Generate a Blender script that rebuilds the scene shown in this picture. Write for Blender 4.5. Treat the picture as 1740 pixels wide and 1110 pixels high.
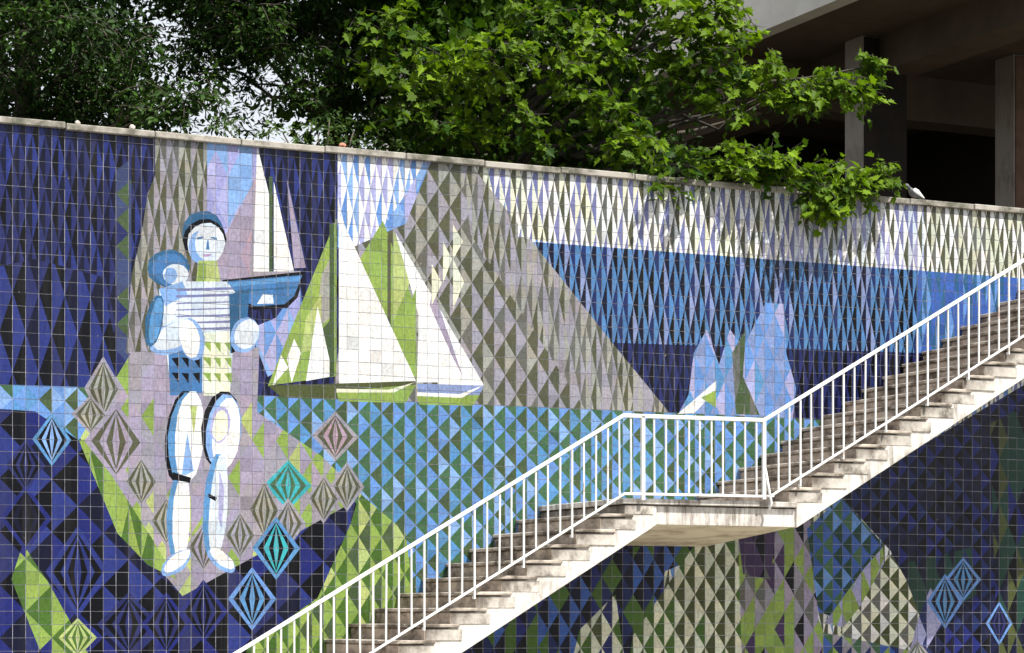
import bpy, bmesh, math, random
import numpy as np
from mathutils import Vector, Matrix

for o in list(bpy.data.objects):
    bpy.data.objects.remove(o, do_unlink=True)
SC = bpy.context.scene
COL = SC.collection
random.seed(7)
RNG = np.random.default_rng(11)

# ------------------------------------------------------------ camera, sky, sun
WALL_D = 25.32                     # camera to tiled wall, metres
cam = bpy.data.cameras.new('camera')
cam_o = bpy.data.objects.new('camera', cam)
COL.objects.link(cam_o)
cam_o.location = (0, -WALL_D, 1.6)
cam_o.rotation_euler = (math.radians(90), 0, math.radians(-25.6))
cam.sensor_width = 36.0
cam.lens = 85.34
cam.shift_y = 0.2845               # rising front: verticals stay vertical
cam.clip_start = 0.5
cam.clip_end = 3000
SC.camera = cam_o

SUN_DIR = Vector((0.45, -1.0, 1.8)).normalized()      # towards the sun
el = math.asin(SUN_DIR.z)
az = math.atan2(SUN_DIR.x, SUN_DIR.y)
world = bpy.data.worlds.new('World')
SC.world = world
world.use_nodes = True
wn = world.node_tree
sky = wn.nodes.new('ShaderNodeTexSky')
sky.sky_type = 'NISHITA'
sky.sun_disc = False
sky.sun_elevation = el
sky.sun_rotation = az
sky.air_density = 1.0
sky.dust_density = 3.0
sky.ozone_density = 1.0
bg = wn.nodes['Background']
bg.inputs['Strength'].default_value = 0.088
veil = wn.nodes.new('ShaderNodeMix')           # thin bright cloud veil over the whole sky
veil.data_type = 'RGBA'
veil.inputs['Factor'].default_value = 0.6
veil.inputs['B'].default_value = (8.8, 8.8, 8.9, 1)
wn.links.new(sky.outputs[0], veil.inputs['A'])
wn.links.new([s for s in veil.outputs if s.type == 'RGBA'][0], bg.inputs['Color'])
sun = bpy.data.lights.new('sun', 'SUN')
sun.energy = 4.6
sun.angle = math.radians(0.5)
sun.color = (1.0, 0.968, 0.91)
sun_o = bpy.data.objects.new('sun', sun)
COL.objects.link(sun_o)
sun_o.rotation_euler = SUN_DIR.to_track_quat('Z', 'Y').to_euler()
SC.view_settings.view_transform = 'Standard'
SC.view_settings.look = 'None'
SC.view_settings.gamma = 1.0
SC.view_settings.exposure = 0.70

# ------------------------------------------------------------ helpers
def tag(o, label=None, cat=None, group=None, kind=None):
    if label: o['label'] = label
    if cat: o['category'] = cat
    if group: o['group'] = group
    if kind: o['kind'] = kind
    return o

def empty(name, loc=(0, 0, 0)):
    o = bpy.data.objects.new(name, None)
    o.location = loc
    o.empty_display_size = 0.2
    COL.objects.link(o)
    return o

def link_mesh(name, me, mat=None, parent=None):
    o = bpy.data.objects.new(name, me)
    COL.objects.link(o)
    if mat is not None and len(me.materials) == 0:
        me.materials.append(mat)
    if parent is not None:
        o.parent = parent
        o.matrix_parent_inverse = Matrix.Translation(-Vector(parent.location))
    return o

def obj(name, bm, mat, parent=None, smooth=False):
    me = bpy.data.meshes.new(name)
    bmesh.ops.recalc_face_normals(bm, faces=bm.faces)
    bm.to_mesh(me)
    bm.free()
    if smooth:
        for p in me.polygons: p.use_smooth = True
    return link_mesh(name, me, mat, parent)

def add_box(bm, x0, x1, y0, y1, z0, z1, bev=0.0):
    b = bmesh.new()
    vs = [b.verts.new(p) for p in ((x0,y0,z0),(x1,y0,z0),(x1,y1,z0),(x0,y1,z0),(x0,y0,z1),(x1,y0,z1),(x1,y1,z1),(x0,y1,z1))]
    for f in ((0,3,2,1),(4,5,6,7),(0,1,5,4),(1,2,6,5),(2,3,7,6),(3,0,4,7)):
        b.faces.new([vs[i] for i in f])
    if bev > 0:
        bmesh.ops.bevel(b, geom=list(b.edges), offset=bev, segments=1, affect='EDGES')
    merge(bm, b)

def merge(bm, b):
    mp = {}
    for v in b.verts: mp[v] = bm.verts.new(v.co)
    for f in b.faces: bm.faces.new([mp[v] for v in f.verts])
    b.free()

def add_prism(bm, prof, y0, y1, bev=0.0):
    """extrude an (x,z) outline along Y"""
    b = bmesh.new()
    a = [b.verts.new((x, y0, z)) for x, z in prof]
    c = [b.verts.new((x, y1, z)) for x, z in prof]
    b.faces.new(a); b.faces.new(list(reversed(c)))
    n = len(prof)
    for i in range(n):
        b.faces.new([a[i], c[i], c[(i+1) % n], a[(i+1) % n]])
    bmesh.ops.recalc_face_normals(b, faces=b.faces)
    if bev > 0:
        bmesh.ops.bevel(b, geom=list(b.edges), offset=bev, segments=1, affect='EDGES')
    merge(bm, b)

def add_tube(bm, pts, radii, n=6, cap=True):
    """round tapered tube through pts"""
    pts = [Vector(p) for p in pts]
    rings = []
    for i, p in enumerate(pts):
        t = (pts[min(i+1, len(pts)-1)] - pts[max(i-1, 0)])
        if t.length < 1e-6: t = Vector((0, 0, 1))
        t.normalize()
        u = t.cross(Vector((0.13, 0.97, 0.2)))
        if u.length < 0.1: u = t.cross(Vector((1, 0, 0)))
        u.normalize(); w = t.cross(u)
        r = radii[i] if hasattr(radii, '__len__') else radii
        rings.append([bm.verts.new(p + (u*math.cos(2*math.pi*k/n) + w*math.sin(2*math.pi*k/n))*r) for k in range(n)])
    for a, b in zip(rings[:-1], rings[1:]):
        for k in range(n):
            bm.faces.new([a[k], a[(k+1) % n], b[(k+1) % n], b[k]])
    if cap:
        bm.faces.new(list(reversed(rings[0]))); bm.faces.new(rings[-1])

# ------------------------------------------------------------ materials
def mat(name):
    m = bpy.data.materials.new(name)
    m.use_nodes = True
    return m, m.node_tree, m.node_tree.nodes['Principled BSDF']

def nd(nt, kind, **kw):
    n = nt.nodes.new(kind)
    for k, v in kw.items():
        if k.startswith('i_'):
            key = k[2:]
            n.inputs[int(key) if key.isdigit() else key].default_value = v
        else:
            setattr(n, k, v)
    return n

def mapped(nt, scale, coord='Object'):
    tc = nd(nt, 'ShaderNodeTexCoord')
    mp = nd(nt, 'ShaderNodeMapping')
    mp.inputs['Scale'].default_value = scale
    nt.links.new(tc.outputs[coord], mp.inputs['Vector'])
    return mp.outputs['Vector']

def noise(nt, vec, scale, detail=4, rough=0.6):
    n = nd(nt, 'ShaderNodeTexNoise')
    n.inputs['Scale'].default_value = scale
    n.inputs['Detail'].default_value = detail
    n.inputs['Roughness'].default_value = rough
    nt.links.new(vec, n.inputs['Vector'])
    return n.outputs['Fac']

def ramp(nt, fac, stops):
    r = nd(nt, 'ShaderNodeValToRGB')
    e = r.color_ramp.elements
    while len(e) < len(stops): e.new(0.5)
    for k, (p, c) in enumerate(stops):
        e[k].position = p
        e[k].color = (c[0], c[1], c[2], 1) if hasattr(c, '__len__') else (c, c, c, 1)
    nt.links.new(fac, r.inputs['Fac'])
    return r.outputs['Color']

def mixc(nt, fac, a, b, mode='MIX'):
    m = nd(nt, 'ShaderNodeMix', data_type='RGBA', blend_type=mode)
    for sock, v in ((m.inputs['Factor'], fac), (m.inputs['A'], a), (m.inputs['B'], b)):
        if isinstance(v, (int, float)): sock.default_value = v
        elif isinstance(v, tuple): sock.default_value = (*v, 1) if len(v) == 3 else v
        else: nt.links.new(v, sock)
    return [s for s in m.outputs if s.name == 'Result' and s.type == 'RGBA'][0]

def bump(nt, bs, h, strength, dist=0.01):
    b = nd(nt, 'ShaderNodeBump')
    b.inputs['Strength'].default_value = strength
    b.inputs['Distance'].default_value = dist
    nt.links.new(h, b.inputs['Height'])
    nt.links.new(b.outputs['Normal'], bs.inputs['Normal'])

def glaze_material():
    m, nt, bs = mat('glazed_tile')
    at = nd(nt, 'ShaderNodeAttribute', attribute_name='Col')
    v = mapped(nt, (1, 1, 1))
    mott = ramp(nt, noise(nt, v, 30, 6, 0.7), [(0.30, 0.66), (0.58, 1.0)])
    c = mixc(nt, 1.0, at.outputs['Color'], mott, 'MULTIPLY')
    # rain grime running down from the coping
    v2 = mapped(nt, (3.2, 1, 0.16))
    grime = ramp(nt, noise(nt, v2, 2.2, 5, 0.65), [(0.50, 0.0), (0.80, 0.12)])
    c = mixc(nt, grime, c, (0.17, 0.16, 0.13))
    # uneven brushed glaze, and small chips showing the biscuit
    v3 = mapped(nt, (60, 1, 7))
    c = mixc(nt, 1.0, c, ramp(nt, noise(nt, v3, 1.0, 3, 0.6), [(0.32, 0.80), (0.6, 1.0)]), 'MULTIPLY')
    chip = ramp(nt, noise(nt, v, 17, 3, 0.5), [(0.745, 0.0), (0.76, 0.75)])
    c = mixc(nt, chip, c, (0.33, 0.27, 0.21))
    nt.links.new(c, bs.inputs['Base Color'])
    bs.inputs['Roughness'].default_value = 0.24
    bs.inputs['Specular IOR Level'].default_value = 0.22
    bump(nt, bs, noise(nt, v, 9, 2), 0.12, 0.01)
    return m

def plain(name, col, rough=0.8, sc=6.0, var=0.35, bmp=0.25, stretch=(1, 1, 1), spec=0.3):
    m, nt, bs = mat(name)
    v = mapped(nt, stretch)
    n = noise(nt, v, sc, 6)
    c = ramp(nt, n, [(0.3, tuple(x*(1-var) for x in col)), (0.7, tuple(min(1, x*(1+var*0.5)) for x in col))])
    nt.links.new(c, bs.inputs['Base Color'])
    bs.inputs['Roughness'].default_value = rough
    bs.inputs['Specular IOR Level'].default_value = spec
    if bmp: bump(nt, bs, noise(nt, v, sc*6, 4), bmp, 0.01)
    return m

def stained(name, base, dirt, lo, hi, amount, streak=(7, 7, 1.1), blot=1.3, flight=None):
    """painted concrete: blotchy grime and dark runs"""
    m, nt, bs = mat(name)
    v = mapped(nt, (1, 1, 1))
    v2 = mapped(nt, streak)
    fine = ramp(nt, noise(nt, v, 40, 5), [(0.3, 0.86), (0.7, 1.0)])
    run = noise(nt, v2, 1.6, 6, 0.7)
    big = noise(nt, v, blot, 4, 0.6)
    s = nd(nt, 'ShaderNodeMath', operation='MULTIPLY')
    nt.links.new(run, s.inputs[0]); nt.links.new(big, s.inputs[1])
    f = ramp(nt, s.outputs[0], [(lo, 0.0), (hi, amount)])
    if flight is not None:                      # water off the treads leaves a grimy band below the nosings
        sx = nd(nt, 'ShaderNodeSeparateXYZ'); nt.links.new(v, sx.inputs[0])
        a = nd(nt, 'ShaderNodeMath', operation='MULTIPLY_ADD'); a.inputs[1].default_value = -0.575; nt.links.new(sx.outputs['X'], a.inputs[0]); nt.links.new(sx.outputs['Z'], a.inputs[2])
        d = nd(nt, 'ShaderNodeMath', operation='SUBTRACT'); d.inputs[0].default_value = flight; nt.links.new(a.outputs[0], d.inputs[1])
        w = nd(nt, 'ShaderNodeMath', operation='MULTIPLY_ADD'); w.inputs[1].default_value = 0.55; w.inputs[2].default_value = -0.24
        nt.links.new(run, w.inputs[0])
        e = nd(nt, 'ShaderNodeMath', operation='SUBTRACT'); nt.links.new(d.outputs[0], e.inputs[0]); nt.links.new(w.outputs[0], e.inputs[1])
        band = ramp(nt, e.outputs[0], [(0.0, 0.95), (0.09, 0.76), (0.20, 0.36), (0.36, 0.0)])
        f = mixc(nt, 1.0, f, band, 'LIGHTEN')
    c = mixc(nt, f, base, dirt)
    c = mixc(nt, 1.0, c, fine, 'MULTIPLY')
    nt.links.new(c, bs.inputs['Base Color'])
    bs.inputs['Roughness'].default_value = 0.85
    bs.inputs['Specular IOR Level'].default_value = 0.2
    bump(nt, bs, noise(nt, v, 55, 5), 0.3, 0.008)
    return m

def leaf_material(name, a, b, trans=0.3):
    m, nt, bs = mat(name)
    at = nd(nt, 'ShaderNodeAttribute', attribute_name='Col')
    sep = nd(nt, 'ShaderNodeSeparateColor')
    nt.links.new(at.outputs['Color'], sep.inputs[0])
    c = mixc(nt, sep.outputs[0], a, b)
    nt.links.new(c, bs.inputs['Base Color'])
    bs.inputs['Roughness'].default_value = 0.55
    bs.inputs['Specular IOR Level'].default_value = 0.14
    tr = nd(nt, 'ShaderNodeBsdfTranslucent')
    c2 = mixc(nt, 1.0, c, (1.5, 1.6, 0.6), 'MULTIPLY')
    nt.links.new(c2, tr.inputs['Color'])
    mx = nd(nt, 'ShaderNodeMixShader')
    mx.inputs[0].default_value = trans
    nt.links.new(bs.outputs[0], mx.inputs[1]); nt.links.new(tr.outputs[0], mx.inputs[2])
    nt.links.new(mx.outputs[0], nt.nodes['Material Output'].inputs['Surface'])
    return m

M = {}
M['tile'] = glaze_material()
M['grout'] = plain('grout', (0.43, 0.43, 0.48), 0.9, 14, 0.35)
M['coping'] = stained('coping_concrete', (0.42, 0.39, 0.34), (0.075, 0.075, 0.05), 0.19, 0.32, 0.85, (3, 3, 3))
M['wall_core'] = plain('wall_core_render', (0.4, 0.38, 0.35), 0.9, 3)
for fl, c0 in (('lower', -4.2875), ('upper', -5.3244)):
    M['step_'+fl] = stained(fl+'_step_concrete', (0.66, 0.61, 0.54), (0.085, 0.068, 0.052), 0.20, 0.36, 0.85, (4, 4, 3), 2.0, c0)
    M['tread_'+fl] = stained(fl+'_tread_concrete', (0.58, 0.51, 0.43), (0.075, 0.058, 0.042), 0.17, 0.33, 0.9, (3, 3, 8), 2.2)
    M['string_'+fl] = stained(fl+'_white_painted_concrete', (0.78, 0.74, 0.68), (0.13, 0.105, 0.08), 0.22, 0.42, 0.8, (9, 9, 1.6), 1.6, c0)
M['string'] = stained('white_painted_concrete', (0.78, 0.74, 0.68), (0.13, 0.10, 0.075), 0.18, 0.34, 0.85, (9, 9, 1.0), 1.8)
M['soffit'] = stained('soffit_bounce_cream', (0.70, 0.62, 0.47), (0.26, 0.19, 0.12), 0.20, 0.40, 0.7, (2, 2, 2), 1.6)  # warm bounce light put into the underside colour, plus stains
M['rail'] = stained('white_rail_paint', (0.80, 0.80, 0.78), (0.30, 0.16, 0.09), 0.33, 0.44, 0.8, (6, 6, 4), 5.0)
M['riser'] = stained('brown_riser_concrete', (0.58, 0.48, 0.39), (0.075, 0.055, 0.04), 0.18, 0.36, 0.88, (3, 3, 6), 2.0)
M['bark'] = plain('bark', (0.10, 0.085, 0.065), 0.95, 9, 0.5, 0.8, (1, 1, 0.3))
M['greybark'] = plain('grey_bark', (0.075, 0.066, 0.055), 0.9, 8, 0.5, 0.6, (1, 1, 0.3))
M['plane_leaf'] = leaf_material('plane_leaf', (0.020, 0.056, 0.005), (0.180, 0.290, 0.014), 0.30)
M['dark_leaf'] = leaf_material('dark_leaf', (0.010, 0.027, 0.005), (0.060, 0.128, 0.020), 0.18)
M['airy_leaf'] = leaf_material('airy_leaf', (0.014, 0.036, 0.007), (0.070, 0.140, 0.022), 0.25)
M['shrub_leaf'] = leaf_material('shrub_leaf', (0.025, 0.055, 0.015), (0.085, 0.14, 0.04), 0.25)
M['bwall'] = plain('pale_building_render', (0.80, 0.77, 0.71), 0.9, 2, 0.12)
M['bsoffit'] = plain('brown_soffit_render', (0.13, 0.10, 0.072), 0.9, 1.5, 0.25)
M['bdark'] = plain('recess_shade_and_window', (0.022, 0.018, 0.015), 0.95, 2, 0.3)  # deep shade under the building put into a near-black base; also windows
M['bcol'] = stained('column_concrete', (0.38, 0.35, 0.31), (0.15, 0.125, 0.10), 0.24, 0.42, 0.8, (4, 4, 0.8))
M['bbrick'] = plain('brown_cladding', (0.16, 0.10, 0.07), 0.9, 4, 0.3)
M['pavement'] = plain('limestone_pavement', (0.36, 0.34, 0.30), 0.85, 3, 0.3)
M['asphalt'] = plain('asphalt', (0.055, 0.055, 0.055), 0.9, 4, 0.3)
M['soil'] = plain('terrace_soil', (0.10, 0.085, 0.06), 0.95, 2, 0.4)
M['kerb'] = plain('kerb_stone', (0.40, 0.39, 0.36), 0.85, 5, 0.2)
M['stone'] = plain('pale_stone', (0.55, 0.50, 0.44), 0.9, 8, 0.3)
M['redstone'] = plain('brick_fragment', (0.45, 0.20, 0.13), 0.9, 8, 0.3)
M['feather_grey'] = plain('grey_feathers', (0.16, 0.165, 0.18), 0.8, 30, 0.5)
M['feather_white'] = plain('white_feathers', (0.72, 0.72, 0.70), 0.8, 30, 0.15)
M['beak'] = plain('beak_horn', (0.10, 0.07, 0.06), 0.5, 10, 0.2)
M['bird_leg'] = plain('bird_leg_skin', (0.40, 0.16, 0.12), 0.7, 10, 0.2)

# ------------------------------------------------------------ ground
bm = bmesh.new(); add_box(bm, -300, 300, -400, 0.1, -0.5, -0.13)
tag(obj('road', bm, M['asphalt']), kind='structure')
bm = bmesh.new(); add_box(bm, -120, 140, -8.0, 0.05, -0.4, 0.0)
tag(obj('pavement', bm, M['pavement']), kind='structure')
bm = bmesh.new(); add_box(bm, -120, 140, -8.18, -8.003, -0.4, 0.012, 0.015)
tag(obj('kerb', bm, M['kerb']), kind='structure')
bm = bmesh.new(); add_box(bm, -120, 140, 0.36, 300, -0.4, 6.15)
tag(obj('terrace', bm, M['soil']), kind='structure')

# ------------------------------------------------------------ tiled retaining wall
# design of the tile facing, in tile units: column c (X = 0.14 c), row r (Z = 0.14 (r - 0.08))
REGIONS = [
 ((0.5,2),'NV NV RB NV','ND ND BK',[(40.5,50.9),(57.8,52.5),(57.8,29.3),(40.5,28.6)]),
 ((1,3),'NV RB RB','BK ND BK',[(40.5,36.9),(46.7,38.6),(51.8,37.6),(53.8,29.1),(40.5,28.6)]),
 ((1,1),'SL NV SL','SL OG',[(53.0,45.8),(54.2,46.8),(54.2,30.0),(53.1,30.0)]),
 ((0.5,2),'GY GY CG','OL OL GG',[(56.1,50.1),(60.3,50.5),(60.3,37.6),(59.3,32.1),(53.8,31.8),(54.2,37.7),(55.0,41.0),(55.5,44.2),(56.1,45.6)]),
 ((1,2),'PB LP','PB LV',[(60.3,50.5),(64.6,50.9),(64.6,44.8),(60.3,38.6)]),
 ((1,2),'LG LG','LG PKG',[(64.6,46.7),(65.1,38.4),(60.7,34.0),(60.3,38.6)]),
 ((0.5,2),'NV RB NV','ND BK ND',[(64.4,50.8),(71.2,51.5),(71.2,43.0),(69.0,36.3),(68.3,34.4),(66.0,41.7)]),
 ((1,2),'PB SB','LP LV',[(66.0,35.2),(68.0,38.1),(68.5,32.5),(65.3,30.5),(63.8,34.2)]),
 ((0.5,2),'W W','SB PB LV',[(71.2,51.5),(81.3,52.4),(79.2,46.0),(74.6,40.4),(71.2,41.1)]),
 ((1,2),'LV PB','SB LV',[(77.1,45.8),(81.1,52.3),(81.1,46.1),(77.7,41.5),(72.5,38.8),(74.6,42.3)]),
 ((1,1.5),'GY CG GY','OL GG OL',[(80.9,52.3),(83.2,52.5),(83.3,48.2),(102.3,28.8),(70.5,27.7),(72.5,41.2),(77.1,43.4)]),
 ((0.5,2),'GY CG','GG OL GY',[(81.6,52.4),(83.3,52.5),(83.3,48.2),(102.3,28.8),(93.8,28.5),(82.9,42.9)]),
 ((0.5,2),'W W CR','LVD SB OL',[(82.4,52.5),(92.7,53.4),(92.7,41.5),(88.5,42.7),(83.2,48.3)]),
 ((0.5,2),'W CR W','LVD OL LVD GG',[(87.2,52.9),(111.1,55.0),(111.1,41.2),(87.2,43.0)]),
 ((0.5,2),'W W PW','LVD LVD LV OL',[(110.8,55.0),(128.0,56.5),(128.0,42.2),(110.8,42.2)]),
 ((0.5,2),'W CW W','OL OL GG',[(127.7,56.5),(156.8,59.1),(156.8,42.3),(127.7,42.6)]),
 ((0.5,2),'TBB TBB LVB TBB','ND BK NVB ND',[(88.5,42.7),(127.1,42.7),(127.1,35.3),(96.0,34.7)]),
 ((0.5,2),'RS SB RS','RS TBD',[(126.9,42.7),(156.8,42.7),(156.8,34.5),(126.9,34.2)]),
 ((0.5,2),'NV NVB NV','BK ND ND',[(96.0,34.7),(127.1,35.3),(140.2,35.4),(123.3,24.6),(101.7,28.8)]),
 ((1,2),'SB SB TB','LVB LV LVB',[(103.9,34.2),(105.2,36.3),(106.4,33.3),(107.5,36.4),(108.8,34.9),(111.1,38.9),(112.9,38.9),(113.2,34.6),(114.2,31.6),(113.8,28.5),(102.3,28.8),(103.4,30.6)]),
 ((0.5,2),'OG GG','OG GG',[(107.7,34.4),(109.1,36.5),(108.8,32.4),(110.5,29.1),(108.1,29.1)]),
 ((1,1),'SB SB TB PB','GN GN OG',[(64.3,29.0),(102.8,29.0),(118.3,28.9),(123.3,21.5),(105.2,20.1),(91.0,18.9),(77.1,9.6),(76.6,18.1),(72.5,20.9),(69.0,23.7),(63.8,27.1)]),
 ((1,1),'SB PB TB','GN OG SB',[(40.5,29.0),(53.8,29.1),(50.1,25.0),(46.7,27.1),(40.5,27.3)]),
 ((2,2),'NVL RB NV','BK ND BK',[(40.5,27.3),(46.7,27.1),(50.1,25.0),(55.0,16.0),(58.3,13.2),(72.0,20.9),(72.5,18.6),(69.5,13.1),(64.6,10.1),(60.2,0.0),(40.5,0.6)]),
 ((1,1.5),'LG GY LG GY','LG LL GY LM',[(54.2,31.9),(64.6,32.8),(64.4,27.7),(69.8,24.4),(73.1,21.5),(72.0,20.5),(58.3,13.2),(56.0,15.8),(51.5,22.7),(50.2,25.2)]),
 ((1,4),'LM LM','LM DG',[(50.1,25.0),(50.8,25.2),(56.0,17.4),(57.8,14.5),(55.5,15.6),(53.1,18.0)]),
 ((1,1.5),'LM LM LL','DG DG OG',[(73.1,21.5),(77.1,18.4),(77.7,13.9),(73.6,-0.3),(61.7,0.0),(63.6,9.2),(69.5,13.1),(72.3,19.0)]),
 ((2,2),'LM LM','DG NVL DG',[(45.8,17.1),(46.8,15.5),(47.6,14.4),(50.8,8.8),(47.2,8.8),(44.9,14.4)]),
 ((1,1.5),'NVB DG RS NVL','BK ND DG',[(77.1,9.4),(98.0,17.5),(108.7,18.1),(101.1,15.5),(97.1,-0.9),(74.6,-0.3)]),
 ((1,1.5),'CR CR CW','OD OD DG',[(101.1,14.0),(104.0,17.8),(108.4,18.9),(109.0,-1.2),(96.0,-0.9),(98.0,10.0)]),
 ((1,1.5),'CR CW','OD DG NV',[(92.9,10.5),(96.3,13.5),(97.1,8.5),(91.6,-0.8),(89.9,-0.7)]),
 ((1,1.5),'GY LM LG','BK GG LM PUR',[(108.3,18.9),(115.6,20.8),(116.5,11.5),(122.0,-1.6),(109.0,-1.2)]),
 ((1,2),'PUR GG','PUR BK',[(108.3,18.9),(112.2,19.7),(111.6,14.8),(108.8,15.3)]),
 ((1,1),'RS SB RS','GND GND GN',[(115.3,19.3),(118.9,22.2),(123.3,18.1),(121.4,14.1),(120.5,11.0),(116.5,12.0)]),
 ((1,2),'LM GY','LM LV',[(121.4,16.0),(123.3,17.8),(123.6,14.1),(120.2,10.5),(117.1,11.0)]),
 ((1,1),'NVL NVB NDB','ND BK ND',[(118.9,22.2),(127.1,26.8),(156.8,42.3),(156.8,-2.5),(129.0,-1.8),(127.7,9.9),(124.1,17.5)]),
 ((1,2),'GND NVB','BK GND ND',[(124.6,16.2),(132.9,17.9),(133.5,13.6),(127.7,11.0)]),
 ((1,2),'OD NVL GND','BK GND ND',[(134.9,29.2),(140.2,31.6),(149.7,31.9),(149.7,-2.3),(136.2,-1.9)]),
 ((1,1),'CR CR W','OD GG OD',[(120.9,12.6),(124.1,17.4),(125.8,14.9),(127.9,10.2),(126.1,8.3),(118.9,8.4),(118.3,9.7)]),
 ((1,1),'RS LM GY','GN LM NVB',[(117.1,10.2),(126.1,8.6),(129.7,-1.8),(115.9,-1.4)]),
 ((1,2),'LV SB','LV NVB',[(127.1,11.5),(128.4,14.2),(130.2,11.8),(127.7,8.3),(126.1,8.3)]),
]
MOTIFS = [
 (52,29,1.5,2.5,'GY','OL','CG'),
 (53,25,2.5,3.0,'LG','OL','LG'),
 (55,22,1.5,2.0,'GY','OL','CG'),
 (57,19,1.5,2.0,'GY','OL','CG'),
 (48,25,1.5,2.0,'TB','BK','PB'),
 (71,26,2.0,2.0,'GY','OL','PKG'),
 (67,22,2.0,2.0,'TQ','GN','TQ'),
 (70,21,1.5,2.0,'GY','OL','CG'),
 (65,20,1.5,2.5,'GY','OL','CG'),
 (67,19,1.5,2.0,'GY','OL','GY'),
 (63,18,1.5,2.0,'GY','OL','GY'),
 (66,17,2.0,2.5,'TB','BK','TQ'),
 (64,13,2.0,2.5,'SB','BK','TB'),
 (60,12,2.0,2.5,'NVL','BK','NV'),
 (54,11,2.5,2.5,'NV','BK','NV'),
 (57,11,2.0,2.5,'NVL','BK','NV'),
 (46,23,1.5,2.0,'NV','BK','NV'),
 (46,19,2.0,2.5,'NVL','BK','ND'),
 (50,15,2.5,3.5,'RB','BK','RB'),
 (50,10,1.5,1.5,'LL','DG','LL'),
 (132,15,2.0,2.0,'SB','ND','TB'),
 (130,13,2.0,2.5,'SB','ND','TB'),
 (136,11,1.5,2.0,'SB','ND','NV'),
 (127,8,1.5,1.5,'GY','OG','GY'),
 (72,22,1.5,2.0,'GY','OL','CG'),
 (60,17,1.5,2.0,'GY','OL','LG'),
 (51,27,1.5,1.5,'GY','OL','CG'),
]
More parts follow.
